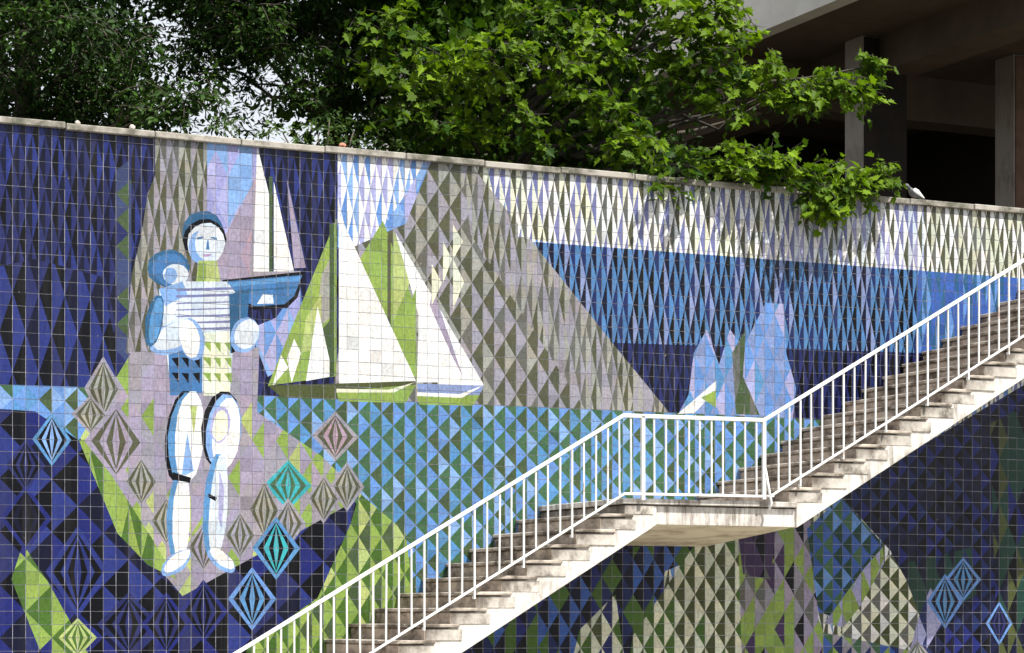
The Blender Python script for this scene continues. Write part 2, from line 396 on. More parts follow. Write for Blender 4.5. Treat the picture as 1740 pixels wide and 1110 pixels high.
SHAPES = [
 ('LM',[(71.1,43.4),(71.1,30.8),(65.3,29.8)]),
 ('CG',[(69.8,38.7),(70.5,40.1),(70.5,35.4),(69.3,34.4)]),
 ('LL',[(68.5,35.3),(69.8,37.3),(69.8,33.1),(68.1,32.5)]),
 ('OG',[(69.9,34.5),(70.5,35.2),(70.5,30.7),(70.1,30.7)]),
 ('W',[(69.5,36.3),(70.8,30.8),(68.5,30.3)]),
 ('W',[(67.5,33.6),(68.1,32.5),(67.3,30.1),(66.9,32.0)]),
 ('W',[(66.4,32.3),(67.0,31.3),(65.7,29.8)]),
 ('OG',[(70.5,42.9),(70.9,43.0),(70.9,30.8),(70.5,30.7)]),
 ('LM',[(75.1,43.5),(77.9,36.8),(77.9,30.6),(72.5,39.3)]),
 ('OL',[(75.5,42.4),(75.8,42.4),(75.8,34.8),(75.5,34.8)]),
 ('W',[(71.3,43.9),(78.0,30.7),(71.3,29.8)]),
 ('LL',[(76.0,42.8),(77.7,39.2),(76.0,35.5)]),
 ('W',[(76.2,42.6),(84.1,30.6),(80.0,30.4)]),
 ('W',[(78.3,38.0),(82.5,30.8),(78.1,30.6)]),
 ('LM',[(78.0,38.2),(78.1,30.6),(76.6,34.8)]),
 ('LG',[(79.5,38.3),(82.2,31.2),(81.3,32.7),(79.2,36.9)]),
 ('OD',[(65.3,29.8),(77.9,30.7),(77.1,29.0),(66.5,28.9)]),
 ('LM',[(71.1,29.6),(78.0,30.4),(77.1,28.9),(71.3,28.8)]),
 ('CR',[(71.1,29.8),(75.6,29.9),(77.9,30.6),(76.1,29.7),(71.1,29.5)]),
 ('LVB',[(78.1,30.5),(84.1,30.6),(83.2,28.9),(78.3,28.9)]),
 ('LM',[(78.1,29.5),(83.7,29.8),(83.1,28.9),(78.3,28.8)]),
 ('W',[(78.1,29.8),(81.9,29.8),(84.0,30.6),(82.1,29.5),(78.1,29.5)]),
 ('W',[(102.3,28.9),(106.1,31.9),(106.1,31.1),(103.9,29.0)]),
 ('LM',[(104.6,30.4),(106.1,31.1),(106.1,29.6)]),
 ('CR',[(81.3,43.6),(82.2,42.3),(81.3,40.8)]),
 ('CR',[(80.4,42.2),(81.2,40.8),(80.4,38.8)]),
 ('CR',[(79.4,40.3),(80.3,38.8),(79.4,36.9)]),
 ('CR',[(81.3,40.8),(82.3,39.0),(81.3,36.7)]),
 ('GY',[(64.2,44.8),(65.4,44.9),(65.4,38.8),(63.8,38.7)]),
 ('W',[(64.4,48.7),(65.4,44.9),(65.4,38.8),(64.1,38.7)]),
 ('W',[(65.8,45.9),(67.5,38.9),(65.8,38.8)]),
 ('OG',[(65.4,46.3),(65.7,46.3),(65.7,38.4),(65.4,38.4)]),
 ('LG',[(66.9,46.2),(68.5,39.3),(67.5,39.2)]),
 ('GY',[(63.8,38.7),(68.1,39.0),(68.1,38.3),(63.8,38.0)]),
 ('BK',[(61.5,37.9),(68.4,39.0),(67.8,36.9),(66.9,36.0),(64.1,35.7),(62.6,36.4)]),
 ('BLU',[(61.8,37.8),(68.2,38.7),(67.5,37.0),(66.7,36.3),(64.2,36.0),(62.8,36.6)]),
 ('TB',[(61.9,37.7),(68.1,38.6),(67.9,38.2),(62.1,37.4)]),
 ('TBD',[(62.3,37.1),(67.8,37.8),(67.7,37.6),(62.5,37.0)]),
 ('PW',[(64.4,36.2),(64.9,37.0),(65.7,37.0),(65.8,36.3)]),
 ('TBD',[(61.7,41.6),(61.5,40.8),(61.1,40.2),(60.4,39.8),(59.6,39.8),(58.9,40.0),(58.4,40.6),(58.3,41.4),(58.4,42.1),(58.9,42.8),(59.6,43.1),(60.4,43.2),(61.1,42.9),(61.5,42.3)]),
 ('BK',[(61.9,41.1),(61.7,40.3),(61.2,39.7),(60.5,39.3),(59.7,39.3),(59.0,39.6),(58.5,40.1),(58.3,40.8),(58.5,41.5),(59.0,42.1),(59.7,42.5),(60.5,42.6),(61.2,42.3),(61.7,41.8)]),
 ('PW',[(61.8,40.8),(61.6,40.1),(61.2,39.5),(60.6,39.1),(59.9,39.1),(59.3,39.4),(58.8,39.9),(58.7,40.6),(58.8,41.3),(59.3,41.9),(59.9,42.2),(60.6,42.3),(61.2,42.0),(61.6,41.5)]),
 ('PB',[(60.7,40.4),(60.6,39.9),(60.3,39.4),(60.0,39.1),(59.5,39.1),(59.1,39.3),(58.9,39.7),(58.8,40.3),(58.9,40.9),(59.1,41.3),(59.5,41.6),(60.0,41.6),(60.3,41.4),(60.6,41.0)]),
 ('PW',[(61.4,40.7),(61.3,40.1),(61.0,39.6),(60.5,39.3),(60.1,39.3),(59.7,39.6),(59.4,40.0),(59.3,40.6),(59.4,41.2),(59.7,41.7),(60.1,42.0),(60.5,42.0),(61.0,41.8),(61.3,41.3)]),
 ('BLU',[(59.5,41.1),(60.0,41.2),(60.0,41.1),(59.5,40.9)]),
 ('BLU',[(60.6,41.2),(61.1,41.2),(61.1,41.0),(60.6,41.1)]),
 ('BLU',[(60.3,40.9),(60.4,41.0),(60.5,40.2),(60.2,40.2)]),
 ('PK',[(59.9,39.8),(60.7,39.9),(60.5,39.7),(60.1,39.6)]),
 ('LL',[(59.6,39.3),(61.1,39.4),(61.4,37.7),(59.4,37.6)]),
 ('LM',[(59.6,39.1),(60.2,39.2),(60.2,37.6),(59.5,37.6)]),
 ('TBD',[(58.9,38.7),(58.7,38.0),(58.2,37.5),(57.5,37.2),(56.8,37.1),(56.1,37.4),(55.6,37.8),(55.5,38.4),(55.6,39.1),(56.1,39.6),(56.8,39.9),(57.5,40.0),(58.2,39.8),(58.7,39.3)]),
 ('BLU',[(58.7,38.6),(58.5,38.0),(58.2,37.6),(57.6,37.3),(56.9,37.2),(56.4,37.5),(56.0,37.9),(55.8,38.4),(56.0,38.9),(56.4,39.4),(56.9,39.6),(57.6,39.7),(58.2,39.5),(58.5,39.1)]),
 ('PW',[(58.8,38.2),(58.7,37.8),(58.4,37.5),(58.0,37.3),(57.5,37.3),(57.1,37.5),(56.8,37.7),(56.7,38.1),(56.8,38.4),(57.1,38.7),(57.5,38.9),(58.0,38.9),(58.4,38.8),(58.7,38.5)]),
 ('PB',[(57.9,38.0),(57.8,37.8),(57.7,37.6),(57.5,37.4),(57.2,37.4),(57.0,37.5),(56.9,37.7),(56.8,38.0),(56.9,38.2),(57.0,38.5),(57.2,38.6),(57.5,38.6),(57.7,38.5),(57.8,38.3)]),
 ('PW',[(56.4,36.9),(58.3,37.6),(61.9,37.8),(62.7,36.9),(62.2,29.5),(57.4,28.9)]),
 ('PB',[(56.4,36.9),(58.3,37.6),(58.7,36.6),(56.9,35.6)]),
 ('LVD',[(57.8,37.0),(62.4,37.4),(62.4,37.2),(57.8,36.8)]),
 ('LVD',[(57.8,36.5),(62.4,36.9),(62.4,36.7),(57.8,36.3)]),
 ('LVD',[(57.8,35.9),(62.4,36.3),(62.4,36.2),(57.8,35.8)]),
 ('LVD',[(57.8,35.4),(62.4,35.8),(62.4,35.7),(57.8,35.3)]),
 ('LVD',[(57.8,34.9),(62.4,35.3),(62.4,35.1),(57.8,34.8)]),
 ('LVD',[(57.8,34.4),(62.4,34.8),(62.4,34.6),(57.8,34.3)]),
 ('LVD',[(57.8,33.9),(62.4,34.3),(62.4,34.1),(57.8,33.8)]),
 ('BLU',[(57.1,33.4),(59.9,33.7),(59.9,29.0),(57.3,28.7)]),
 ('CR',[(60.0,33.7),(62.1,33.9),(62.2,28.9),(60.0,28.8)]),
 ('BK',[(57.4,32.8),(58.0,32.9),(58.0,32.0)]),
 ('BK',[(57.4,31.6),(58.0,31.7),(58.0,30.8)]),
 ('BK',[(57.4,30.5),(58.0,30.5),(58.0,29.7)]),
 ('BK',[(58.2,32.9),(58.8,32.9),(58.8,32.1)]),
 ('BK',[(58.2,31.7),(58.8,31.7),(58.8,30.9)]),
 ('BK',[(58.2,30.5),(58.8,30.5),(58.8,29.7)]),
 ('BK',[(59.1,32.9),(59.7,32.9),(59.7,32.1)]),
 ('BK',[(59.1,31.7),(59.7,31.7),(59.7,30.9)]),
 ('BK',[(59.1,30.5),(59.7,30.6),(59.7,29.7)]),
 ('LM',[(59.9,33.0),(60.6,33.0),(60.6,32.2)]),
 ('LM',[(59.9,31.8),(60.6,31.8),(60.6,31.0)]),
 ('LM',[(59.9,30.6),(60.6,30.6),(60.6,29.8)]),
 ('LM',[(60.8,33.0),(61.4,33.0),(61.4,32.2)]),
 ('LM',[(60.8,31.8),(61.4,31.8),(61.4,31.0)]),
 ('LM',[(60.8,30.6),(61.4,30.6),(61.4,29.8)]),
 ('LM',[(61.7,33.0),(62.3,33.1),(62.3,32.2)]),
 ('LM',[(61.7,31.8),(62.3,31.9),(62.3,31.0)]),
 ('LM',[(61.7,30.6),(62.3,30.7),(62.3,29.8)]),
 ('PB',[(59.6,34.2),(59.6,33.7),(59.3,33.0),(58.6,32.4),(57.7,32.0),(56.8,31.8),(56.1,31.9),(55.7,32.2),(55.7,32.8),(56.0,33.4),(56.7,34.0),(57.6,34.4),(58.5,34.6),(59.2,34.5)]),
 ('PW',[(59.5,34.3),(59.6,33.8),(59.2,33.3),(58.6,32.8),(57.7,32.4),(56.9,32.2),(56.3,32.2),(55.9,32.5),(55.9,32.9),(56.3,33.5),(56.9,34.0),(57.7,34.4),(58.5,34.6),(59.2,34.6)]),
 ('PB',[(60.1,33.4),(60.1,32.6),(60.0,32.0),(59.6,31.6),(59.2,31.5),(58.7,31.7),(58.3,32.2),(58.1,32.9),(58.0,33.6),(58.2,34.3),(58.5,34.7),(58.9,34.8),(59.4,34.6),(59.8,34.1)]),
 ('W',[(59.7,33.4),(59.7,32.7),(59.6,32.2),(59.4,31.8),(59.0,31.7),(58.6,31.9),(58.3,32.4),(58.1,33.0),(58.0,33.7),(58.1,34.3),(58.4,34.6),(58.7,34.7),(59.1,34.5),(59.4,34.1)]),
 ('TBD',[(56.7,34.4),(56.5,33.5),(56.2,32.8),(55.8,32.4),(55.5,32.5),(55.3,32.9),(55.3,33.6),(55.3,34.5),(55.6,35.4),(55.9,36.1),(56.2,36.4),(56.6,36.4),(56.8,36.0),(56.8,35.3)]),
 ('TB',[(56.6,34.4),(56.4,33.6),(56.2,33.0),(55.9,32.7),(55.7,32.7),(55.6,33.1),(55.6,33.7),(55.7,34.5),(55.9,35.3),(56.1,35.9),(56.3,36.2),(56.6,36.2),(56.7,35.8),(56.7,35.2)]),
 ('TBD',[(62.1,36.8),(63.8,37.4),(63.4,32.7),(62.2,32.2)]),
 ('BK',[(62.3,34.1),(63.3,34.3),(63.2,32.7),(62.3,32.2)]),
 ('PB',[(64.5,33.3),(64.2,32.8),(63.7,32.4),(63.2,32.3),(62.6,32.4),(62.3,32.8),(62.2,33.4),(62.3,34.0),(62.6,34.6),(63.1,35.0),(63.7,35.1),(64.2,34.9),(64.5,34.5),(64.7,34.0)]),
 ('PW',[(64.5,33.5),(64.2,33.0),(63.8,32.7),(63.3,32.6),(62.9,32.7),(62.6,33.0),(62.5,33.5),(62.6,34.0),(62.9,34.5),(63.3,34.8),(63.8,35.0),(64.2,34.8),(64.5,34.5),(64.6,34.0)]),
 ('BK',[(59.9,25.4),(59.7,23.7),(59.1,22.4),(58.5,21.7),(57.8,21.8),(57.2,22.5),(56.9,23.8),(56.9,25.5),(57.2,27.1),(57.7,28.4),(58.3,29.1),(59.0,29.1),(59.6,28.4),(59.9,27.0)]),
 ('TB',[(60.0,25.4),(59.7,23.8),(59.2,22.5),(58.6,21.9),(58.0,21.9),(57.5,22.6),(57.2,23.9),(57.1,25.5),(57.4,27.1),(57.9,28.3),(58.5,29.0),(59.1,29.0),(59.6,28.3),(59.9,27.0)]),
 ('W',[(60.1,25.5),(59.8,24.0),(59.4,22.7),(58.9,22.1),(58.4,22.1),(57.9,22.8),(57.7,24.1),(57.7,25.6),(57.9,27.2),(58.3,28.4),(58.9,29.1),(59.4,29.1),(59.8,28.4),(60.1,27.1)]),
 ('LL',[(58.9,28.0),(59.5,28.0),(59.2,25.7)]),
 ('PB',[(58.7,25.9),(59.2,22.9),(58.2,22.4)]),
 ('TB',[(58.8,19.2),(58.7,17.7),(58.4,16.5),(58.0,15.9),(57.6,15.9),(57.3,16.6),(57.1,17.8),(57.0,19.3),(57.2,20.8),(57.5,22.0),(57.8,22.6),(58.3,22.6),(58.6,22.0),(58.8,20.8)]),
 ('W',[(58.9,19.3),(58.8,17.8),(58.6,16.6),(58.3,16.0),(57.9,16.0),(57.7,16.6),(57.5,17.8),(57.5,19.3),(57.6,20.7),(57.9,21.9),(58.2,22.6),(58.5,22.6),(58.8,21.9),(58.9,20.7)]),
 ('BK',[(57.5,22.8),(59.0,22.4),(58.9,22.0),(57.5,22.2)]),
 ('BK',[(63.0,26.1),(62.7,24.8),(62.1,23.7),(61.4,23.2),(60.7,23.3),(60.2,23.9),(59.9,25.0),(59.8,26.3),(60.1,27.6),(60.7,28.7),(61.4,29.2),(62.1,29.2),(62.7,28.6),(63.0,27.5)]),
 ('PB',[(63.1,25.9),(62.8,24.7),(62.3,23.6),(61.6,23.1),(61.0,23.2),(60.5,23.8),(60.2,24.8),(60.2,26.1),(60.5,27.4),(61.0,28.4),(61.6,29.0),(62.3,28.9),(62.8,28.3),(63.1,27.3)]),
 ('W',[(63.0,25.8),(62.8,24.6),(62.3,23.6),(61.8,23.1),(61.3,23.2),(60.9,23.7),(60.7,24.7),(60.7,26.0),(61.0,27.2),(61.4,28.2),(61.9,28.7),(62.4,28.7),(62.8,28.1),(63.0,27.1)]),
 ('LV',[(62.2,26.5),(62.0,25.9),(61.7,25.4),(61.3,25.1),(61.0,25.2),(60.7,25.5),(60.5,26.0),(60.6,26.7),(60.7,27.3),(61.0,27.8),(61.4,28.0),(61.8,28.0),(62.0,27.7),(62.2,27.1)]),
 ('CR',[(62.0,26.4),(61.9,25.9),(61.6,25.5),(61.3,25.3),(61.1,25.3),(60.8,25.6),(60.7,26.0),(60.8,26.6),(60.9,27.1),(61.1,27.5),(61.4,27.7),(61.7,27.7),(61.9,27.4),(62.0,27.0)]),
 ('TB',[(61.9,20.2),(61.7,18.4),(61.3,17.0),(60.9,16.2),(60.4,16.2),(60.1,17.0),(59.9,18.5),(60.0,20.3),(60.2,22.1),(60.6,23.5),(61.0,24.3),(61.4,24.3),(61.8,23.4),(61.9,22.0)]),
 ('PW',[(62.0,20.2),(61.8,18.5),(61.5,17.1),(61.1,16.3),(60.8,16.3),(60.5,17.1),(60.4,18.5),(60.5,20.3),(60.7,22.0),(61.0,23.4),(61.3,24.2),(61.7,24.2),(61.9,23.4),(62.0,22.0)]),
 ('BK',[(60.4,21.2),(61.1,20.9),(61.0,20.6),(60.4,20.9)]),
 ('LV',[(61.3,23.0),(61.7,21.6),(61.5,18.4),(61.2,19.3)]),
 ('PB',[(58.9,16.7),(59.0,16.4),(58.8,15.9),(58.5,15.4),(58.0,15.0),(57.4,14.8),(57.0,14.7),(56.7,14.8),(56.6,15.1),(56.7,15.6),(57.1,16.1),(57.6,16.5),(58.1,16.7),(58.6,16.8)]),
 ('W',[(58.9,16.8),(58.9,16.5),(58.8,16.2),(58.4,15.7),(58.0,15.4),(57.5,15.1),(57.1,15.0),(56.9,15.1),(56.8,15.3),(57.0,15.7),(57.3,16.1),(57.8,16.5),(58.3,16.7),(58.7,16.8)]),
 ('PB',[(62.5,15.1),(62.2,15.0),(61.8,15.1),(61.3,15.3),(60.8,15.7),(60.5,16.1),(60.3,16.5),(60.4,16.8),(60.7,16.9),(61.1,16.9),(61.7,16.6),(62.1,16.3),(62.5,15.8),(62.6,15.4)]),
 ('W',[(62.5,15.4),(62.2,15.3),(61.9,15.4),(61.4,15.6),(61.0,16.0),(60.7,16.3),(60.5,16.7),(60.6,16.9),(60.8,17.0),(61.2,16.9),(61.6,16.7),(62.0,16.3),(62.4,16.0),(62.5,15.6)]),
]
PAL = dict(W=(250,250,248), PW=(220,230,240), CR=(238,240,216), CW=(222,226,204), LV=(180,180,222), LVD=(128,132,178), LVB=(140,158,204),
  PB=(142,180,232), LP=(168,170,222), SB=(112,156,220), TB=(98,154,206), TBB=(90,138,190), TBD=(58,106,146), RS=(70,106,184), BLU=(76,126,180),
  GY=(163,159,170), CG=(166,166,158), LG=(168,158,180), PKG=(184,160,176), PK=(190,156,192), OL=(92,94,72), GG=(112,113,106), OG=(78,98,66), OD=(84,92,54),
  GN=(74,112,80), GND=(38,72,62), NV=(44,50,104), NVL=(38,46,118), NVB=(38,52,104), NDB=(30,34,70), RB=(48,60,130), ND=(20,23,50), BK=(10,12,20),
  SL=(66,78,118), LM=(148,175,88), LL=(184,198,126), DG=(80,114,48), TQ=(68,180,190), PUR=(76,58,96))
def lin(v):
    v /= 255.0
    return v/12.92 if v <= 0.04045 else ((v+0.055)/1.055)**2.4
PALL = {k: tuple((lin(x)**1.04)*0.78 for x in v) for k, v in PAL.items()}

def area(p):
    return 0.5*sum(p[i][0]*p[(i+1) % len(p)][1] - p[(i+1) % len(p)][0]*p[i][1] for i in range(len(p)))
def half(poly, a, b, keep_left=True):
    """part of poly on the left (or right) of line a->b"""
    out = []
    ax, ay = a; dx, dy = b[0]-ax, b[1]-ay
    sg = 1 if keep_left else -1
    dd = [sg*(dx*(p[1]-ay) - dy*(p[0]-ax)) for p in poly]
    for i in range(len(poly)):
        j = (i+1) % len(poly)
        if dd[i] >= -1e-9: out.append(poly[i])
        if (dd[i] > 1e-9 and dd[j] < -1e-9) or (dd[i] < -1e-9 and dd[j] > 1e-9):
            t = dd[i]/(dd[i]-dd[j])
            out.append((poly[i][0]+t*(poly[j][0]-poly[i][0]), poly[i][1]+t*(poly[j][1]-poly[i][1])))
    return out
def ok(p): return len(p) >= 3 and abs(area(p)) > 2e-5
def split(poly, conv):
    """(inside, [outside pieces]) of poly against a ccw convex polygon"""
    outs, cur = [], poly
    for i in range(len(conv)):
        a, b = conv[i], conv[(i+1) % len(conv)]
        o = half(cur, a, b, False)
        if ok(o): outs.append(o)
        cur = half(cur, a, b, True)
        if not ok(cur): return None, [poly]
    return cur, outs
def convex_bits(p):
    """ear clipping into ccw triangles; convex outlines are kept whole"""
    if area(p) < 0: p = p[::-1]
    p = [q for i, q in enumerate(p) if q != p[i-1]]
    def crs(a, b, c): return (b[0]-a[0])*(c[1]-a[1]) - (b[1]-a[1])*(c[0]-a[0])
    n = len(p)
    if all(crs(p[i-1], p[i], p[(i+1) % n]) >= -1e-6 for i in range(n)): return [p]
    out = []; p = list(p); guard = 0
    while len(p) > 3 and guard < 200:
        guard += 1
        for i in range(len(p)):
            a, b, c = p[i-1], p[i], p[(i+1) % len(p)]
            if crs(a, b, c) <= 1e-9: continue
            if any(crs(a, b, q) > 0 and crs(b, c, q) > 0 and crs(c, a, q) > 0 for q in p if q not in (a, b, c)): continue
            out.append([a, b, c]); p.pop(i); break
        else: break
    out.append(p)
    return out
def bbox(p): return min(q[0] for q in p), min(q[1] for q in p), max(q[0] for q in p), max(q[1] for q in p)
def hsh(*k):
    return random.Random(repr(k)).random()

REG = []
for ri, (cell, li, dk, poly) in enumerate(REGIONS):
    for b in convex_bits(poly): REG.append((bbox(b), b, ri))
OVER = []                                   # flat-coloured shapes, painted later over earlier
for mi, (cx, cy, w, h, oc, dc, ic) in enumerate(MOTIFS):
    def dia(s, t=1.0, dx=0): return [(cx-w*s*t+dx, cy), (cx+dx, cy-h*s), (cx+w*s*t+dx, cy), (cx+dx, cy+h*s)]
    for s, t, col in ((1.0, 1.0, oc), (0.84, 0.92, dc), (0.80, 0.66, ic), (0.74, 0.42, dc), (0.68, 0.17, ic)):
        p = dia(s, t); OVER.append((bbox(p), p, col))
    p = [(cx, cy-h), (cx+w, cy), (cx, cy+h), (cx+w*0.78, cy)]        # the broad pale right-hand side
    for b in convex_bits(p): OVER.append((bbox(b), b, oc))
for col, poly in SHAPES:
    for b in convex_bits(poly): OVER.append((bbox(b), b, col))

T = 0.14
GAP = 0.018                                # half joint, in tile units
def tile_pieces(c, r):
    rj = random.Random(c*31+r*7919)
    g4 = [GAP*rj.uniform(0.6, 1.5) for _ in range(4)]
    x0, x1, y0, y1 = c+g4[0], c+1-g4[1], r+g4[2], r+1-g4[3]
    whole = [(x0, y0), (x1, y0), (x1, y1), (x0, y1)]
    pend = [(whole, None)]
    done = []
    for bb, b, ri in reversed(REG):                         # topmost region first
        if bb[0] > x1 or bb[2] < x0 or bb[1] > y1 or bb[3] < y0: continue
        nxt = []
        for p, _ in pend:
            i, o = split(p, b)
            if i: done.append((i, ri))
            nxt += [(q, None) for q in o]
        pend = nxt
        if not pend: break
    done += [(p, 12 if c > 100 else 0) for p, _ in pend]
    # harlequin lattice of each region: every cell halved along a diagonal, dark half to the right
    col = []
    for p, ri in done:
        (cw, ch), li, dk, _ = REGIONS[ri]
        li, dk = li.split(), dk.split()
        bx = bbox(p)
        for ci in range(math.floor(bx[0]/cw+1e-6), math.ceil(bx[2]/cw-1e-6)):
            for cj in range(math.floor(bx[1]/ch+1e-6), math.ceil(bx[3]/ch-1e-6)):
                a = (ci*cw, cj*ch); b2 = ((ci+1)*cw, (cj+1)*ch)
                cell = [a, (b2[0], a[1]), b2, (a[0], b2[1])]
                q, _o = split(p, cell)
                if not q: continue
                # diamonds: triangles of one column that touch belong to one half diamond
                if (ci+cj) % 2 == 0:
                    l0, l1 = (b2[0], a[1]), (a[0], b2[1]); kd, kl = cj, cj-1+1
                    dark_left = False
                    d_id, l_id = (ci, (cj+1)//2*2+1, 'd'), (ci, cj//2, 'l')
                else:
                    l0, l1 = (a[0], a[1]), (b2[0], b2[1])
                    dark_left = False
                    d_id, l_id = (ci, cj//2*2+1, 'd'), (ci, (cj+1)//2, 'l')
                dk_piece = half(q, l0, l1, False); li_piece = half(q, l0, l1, True)
                if (ci+cj) % 2 == 0:        # falling diagonal: left of b->a' is the lower-left
                    dk_piece, li_piece = half(q, l0, l1, False), half(q, l0, l1, True)
                if ok(li_piece): col.append((li_piece, li[int(hsh(ri, l_id)*len(li))]))
                if ok(dk_piece): col.append((dk_piece, dk[int(hsh(ri, d_id)*len(dk))]))
    for bb, b, cn in OVER:
        if bb[0] > x1 or bb[2] < x0 or bb[1] > y1 or bb[3] < y0: continue
        nxt = []
        for p, k in col:
            i, o = split(p, b)
            if i:
                nxt.append((i, cn)); nxt += [(q, k) for q in o]
            else: nxt.append((p, k))
        col = nxt
    return whole, col

FRONT = -0.005
def tile_geo(c, r, V, F, C):
    whole, col = tile_pieces(c, r)
    rr = random.Random(c*977+r)
    tx, ty, off = rr.gauss(0, 0.006), rr.gauss(0, 0.006), rr.gauss(0, 0.0007)
    g = 1.0 + rr.uniform(-0.15, 0.10) - (0.16 if rr.random() < 0.05 else 0)
    gb = rr.uniform(-0.05, 0.05)
    mx, my = c+0.5, r+0.5
    def P(q, back=False):
        y = 0.002 if back else FRONT + off + (tx*(q[0]-mx) + ty*(q[1]-my))*T
        return (q[0]*T, y, (q[1]-0.08)*T)
    for p, k in col:
        if area(p) < 0: p = p[::-1]
        i0 = len(V); V.extend(P(q) for q in p)
        F.append(tuple(range(i0, i0+len(p))))
        b = PALL[k]
        C.append((b[0]*g*(1-gb), b[1]*g, b[2]*g*(1+gb), 1))
    i0 = len(V)
    V.extend(P(q) for q in whole); V.extend(P(q, True) for q in whole)
    for a in range(4):
        b = (a+1) % 4
        F.append((i0+b, i0+a, i0+4+a, i0+4+b)); C.append((0.36, 0.36, 0.38, 1))

def tile_mesh(name, V, F, C):
    me = bpy.data.meshes.new(name)
    me.from_pydata(V, [], F)
    ca = me.color_attributes.new('Col', 'FLOAT_COLOR', 'CORNER')
    arr = np.repeat(np.array(C, dtype=np.float32), [len(f) for f in F], axis=0)
    ca.data.foreach_set('color', arr.ravel())
    me.materials.append(M['tile'])
    return me

C0, C1, R0, R1 = 36, 152, 0, 49
wall = tag(empty('mural_wall', (14, 0, 0)), 'tall retaining wall faced with blue, white and green harlequin tiles showing sailing boats', 'wall')
bm = bmesh.new(); add_box(bm, C0*T, C1*T, 0.0, 0.34, 0.0, 6.80)
obj('wall_core', bm, M['grout'], wall)
bm = bmesh.new()
add_box(bm, -40, C0*T-0.004, -0.012, 0.34, 0, 6.80); add_box(bm, C1*T+0.004, 60, -0.012, 0.34, 0, 6.80)
obj('plain_wall_end', bm, M['wall_core'], wall)
x = -40.0
k = 0
while x < 60:                                # coping laid in lengths
    L = 0.98 if 0 <= x < 24 else 8.0
    bm = bmesh.new()
    dz = random.uniform(-0.008, 0.008)
    add_box(bm, x+0.005, x+L-0.005, -0.055+random.uniform(-0.006, 0.006), 0.40, 6.785+dz, 6.855+dz, 0.008)
    obj('coping_slab', bm, M['coping'], wall)
    x += L
single = [(c, r) for c in range(44, 53) for r in range(R1-1, 8, -1)][:300]
ss = set(single)
V, F, C = [], [], []
for c in range(C0, C1):
    for r in range(R0, R1):
        if (c, r) in ss:
            v, f, cc = [], [], []
            tile_geo(c, r, v, f, cc)
            link_mesh('tile', tile_mesh('tile', v, f, cc), None, wall)
        else:
            tile_geo(c, r, V, F, C)
tf = link_mesh('tile_field', tile_mesh('tile_field', V, F, C), None, wall)
tag(tf, kind='stuff')

# ------------------------------------------------------------ staircase
W = 2.07                                   # stair width
RISE, GO = 0.1706, 0.2967
ZL = 2.90                                  # landing level
SL = RISE/GO
stair = tag(empty('concrete_staircase', (12.5, -1.0, 0)), 'white concrete staircase with weathered grey steps climbing in front of the tiled wall', 'staircase')
XL, XU = 12.50, 14.60                      # landing nosing, first riser of the upper flight
def lo(x): return ZL + (x-XL)*SL           # nosing lines
def up(x): return ZL + RISE + (x-XU)*SL
TH = 0.515
# strings / waist of the two flights, and the landing slab between them
x0 = XL - (ZL-0.02)/SL
bm = bmesh.new()
xs = 12.90
add_prism(bm, [(x0+0.1, 0.0), (x0+TH/SL+0.1, 0.0), (xs, lo(xs)-TH), (xs, ZL-0.075), (XL+0.25, ZL-0.075), (x0+0.35, 0.0+0.02)], -W+0.012, -0.004, 0.006)
obj('lower_flight_string', bm, M['string_lower'], stair)
bm = bmesh.new()
xe = 21.1
xa = 14.70
add_prism(bm, [(xa, up(xa)-TH), (xe, up(xe)-TH), (xe, up(xe)-0.17), (XU+0.35, up(XU)-0.0), (XU+0.02, ZL+0.02), (xa-0.0, ZL-0.06)], -W+0.012, -0.004, 0.006)
obj('upper_flight_string', bm, M['string_upper'], stair)
bm = bmesh.new()
ZB = 2.625
b = bmesh.new()
f_, k_ = -W+0.04, -0.004                   # landing slab thickens towards the wall
xl0, xr0 = xs-0.002, xa+0.002
pts = [(xl0, f_, ZB), (xr0, f_, ZB), (xr0, f_, ZL-0.078), (xl0, f_, ZL-0.078), (xl0, k_, ZB-0.17), (xr0, k_, ZB-0.17), (xr0, k_, ZL-0.078), (xl0, k_, ZL-0.078)]
vs = [b.verts.new(p) for p in pts]
for q in ((0,1,2,3),(5,4,7,6),(0,4,5,1),(3,2,6,7),(1,5,6,2),(4,0,3,7)): b.faces.new([vs[i] for i in q])
merge(bm, b)
lb = obj('landing_slab', bm, M['string'], stair)
lb.data.materials.append(M['soffit'])
for p in lb.data.polygons:
    if p.normal.z < -0.8: p.material_index = 1
bm = bmesh.new()
add_box(bm, XL-0.03, xa-0.01, -W-0.012, -0.004, ZL-0.060, ZL, 0.008)
add_box(bm, XL+0.1, xa-0.02, -W+0.10, -0.006, ZL-0.079, ZL-0.059)
obj('landing_top', bm, M['string'], stair)
def step(xn, zt, fl):
    """one step: tread slab with nosing over a riser block whose end shows on the side"""
    rr = random.Random(int(xn*1000))
    e = rr.uniform(-0.006, 0.006)
    run = GO*(1.52+rr.uniform(-0.06, 0.1))
    bm = bmesh.new()
    add_box(bm, xn, xn+run, -W+0.002+e, -0.005, zt-RISE-0.004, zt-0.050, 0.006)
    add_box(bm, xn+0.02, xn+run-0.02, -W+0.05, -0.006, zt-0.052, zt-0.030)
    s = obj('step', bm, M['step_'+fl], stair)
    s.data.materials.append(M['riser'])
    for p in s.data.polygons:
        if p.normal.x < -0.6: p.material_index = 1
    bm = bmesh.new()
    add_box(bm, xn-0.030, xn+run-0.03+rr.uniform(-.03, .03), -W-0.016+e, -0.005, zt-0.037, zt, 0.008)
    obj('tread', bm, M['tread_'+fl], s)
for k in range(1, 17):
    step(XL-k*GO, ZL-k*RISE, 'lower')
bm = bmesh.new()
add_box(bm, XL, XL+0.36, -W+0.004, -0.005, ZL-RISE-0.004, ZL-0.075, 0.006)
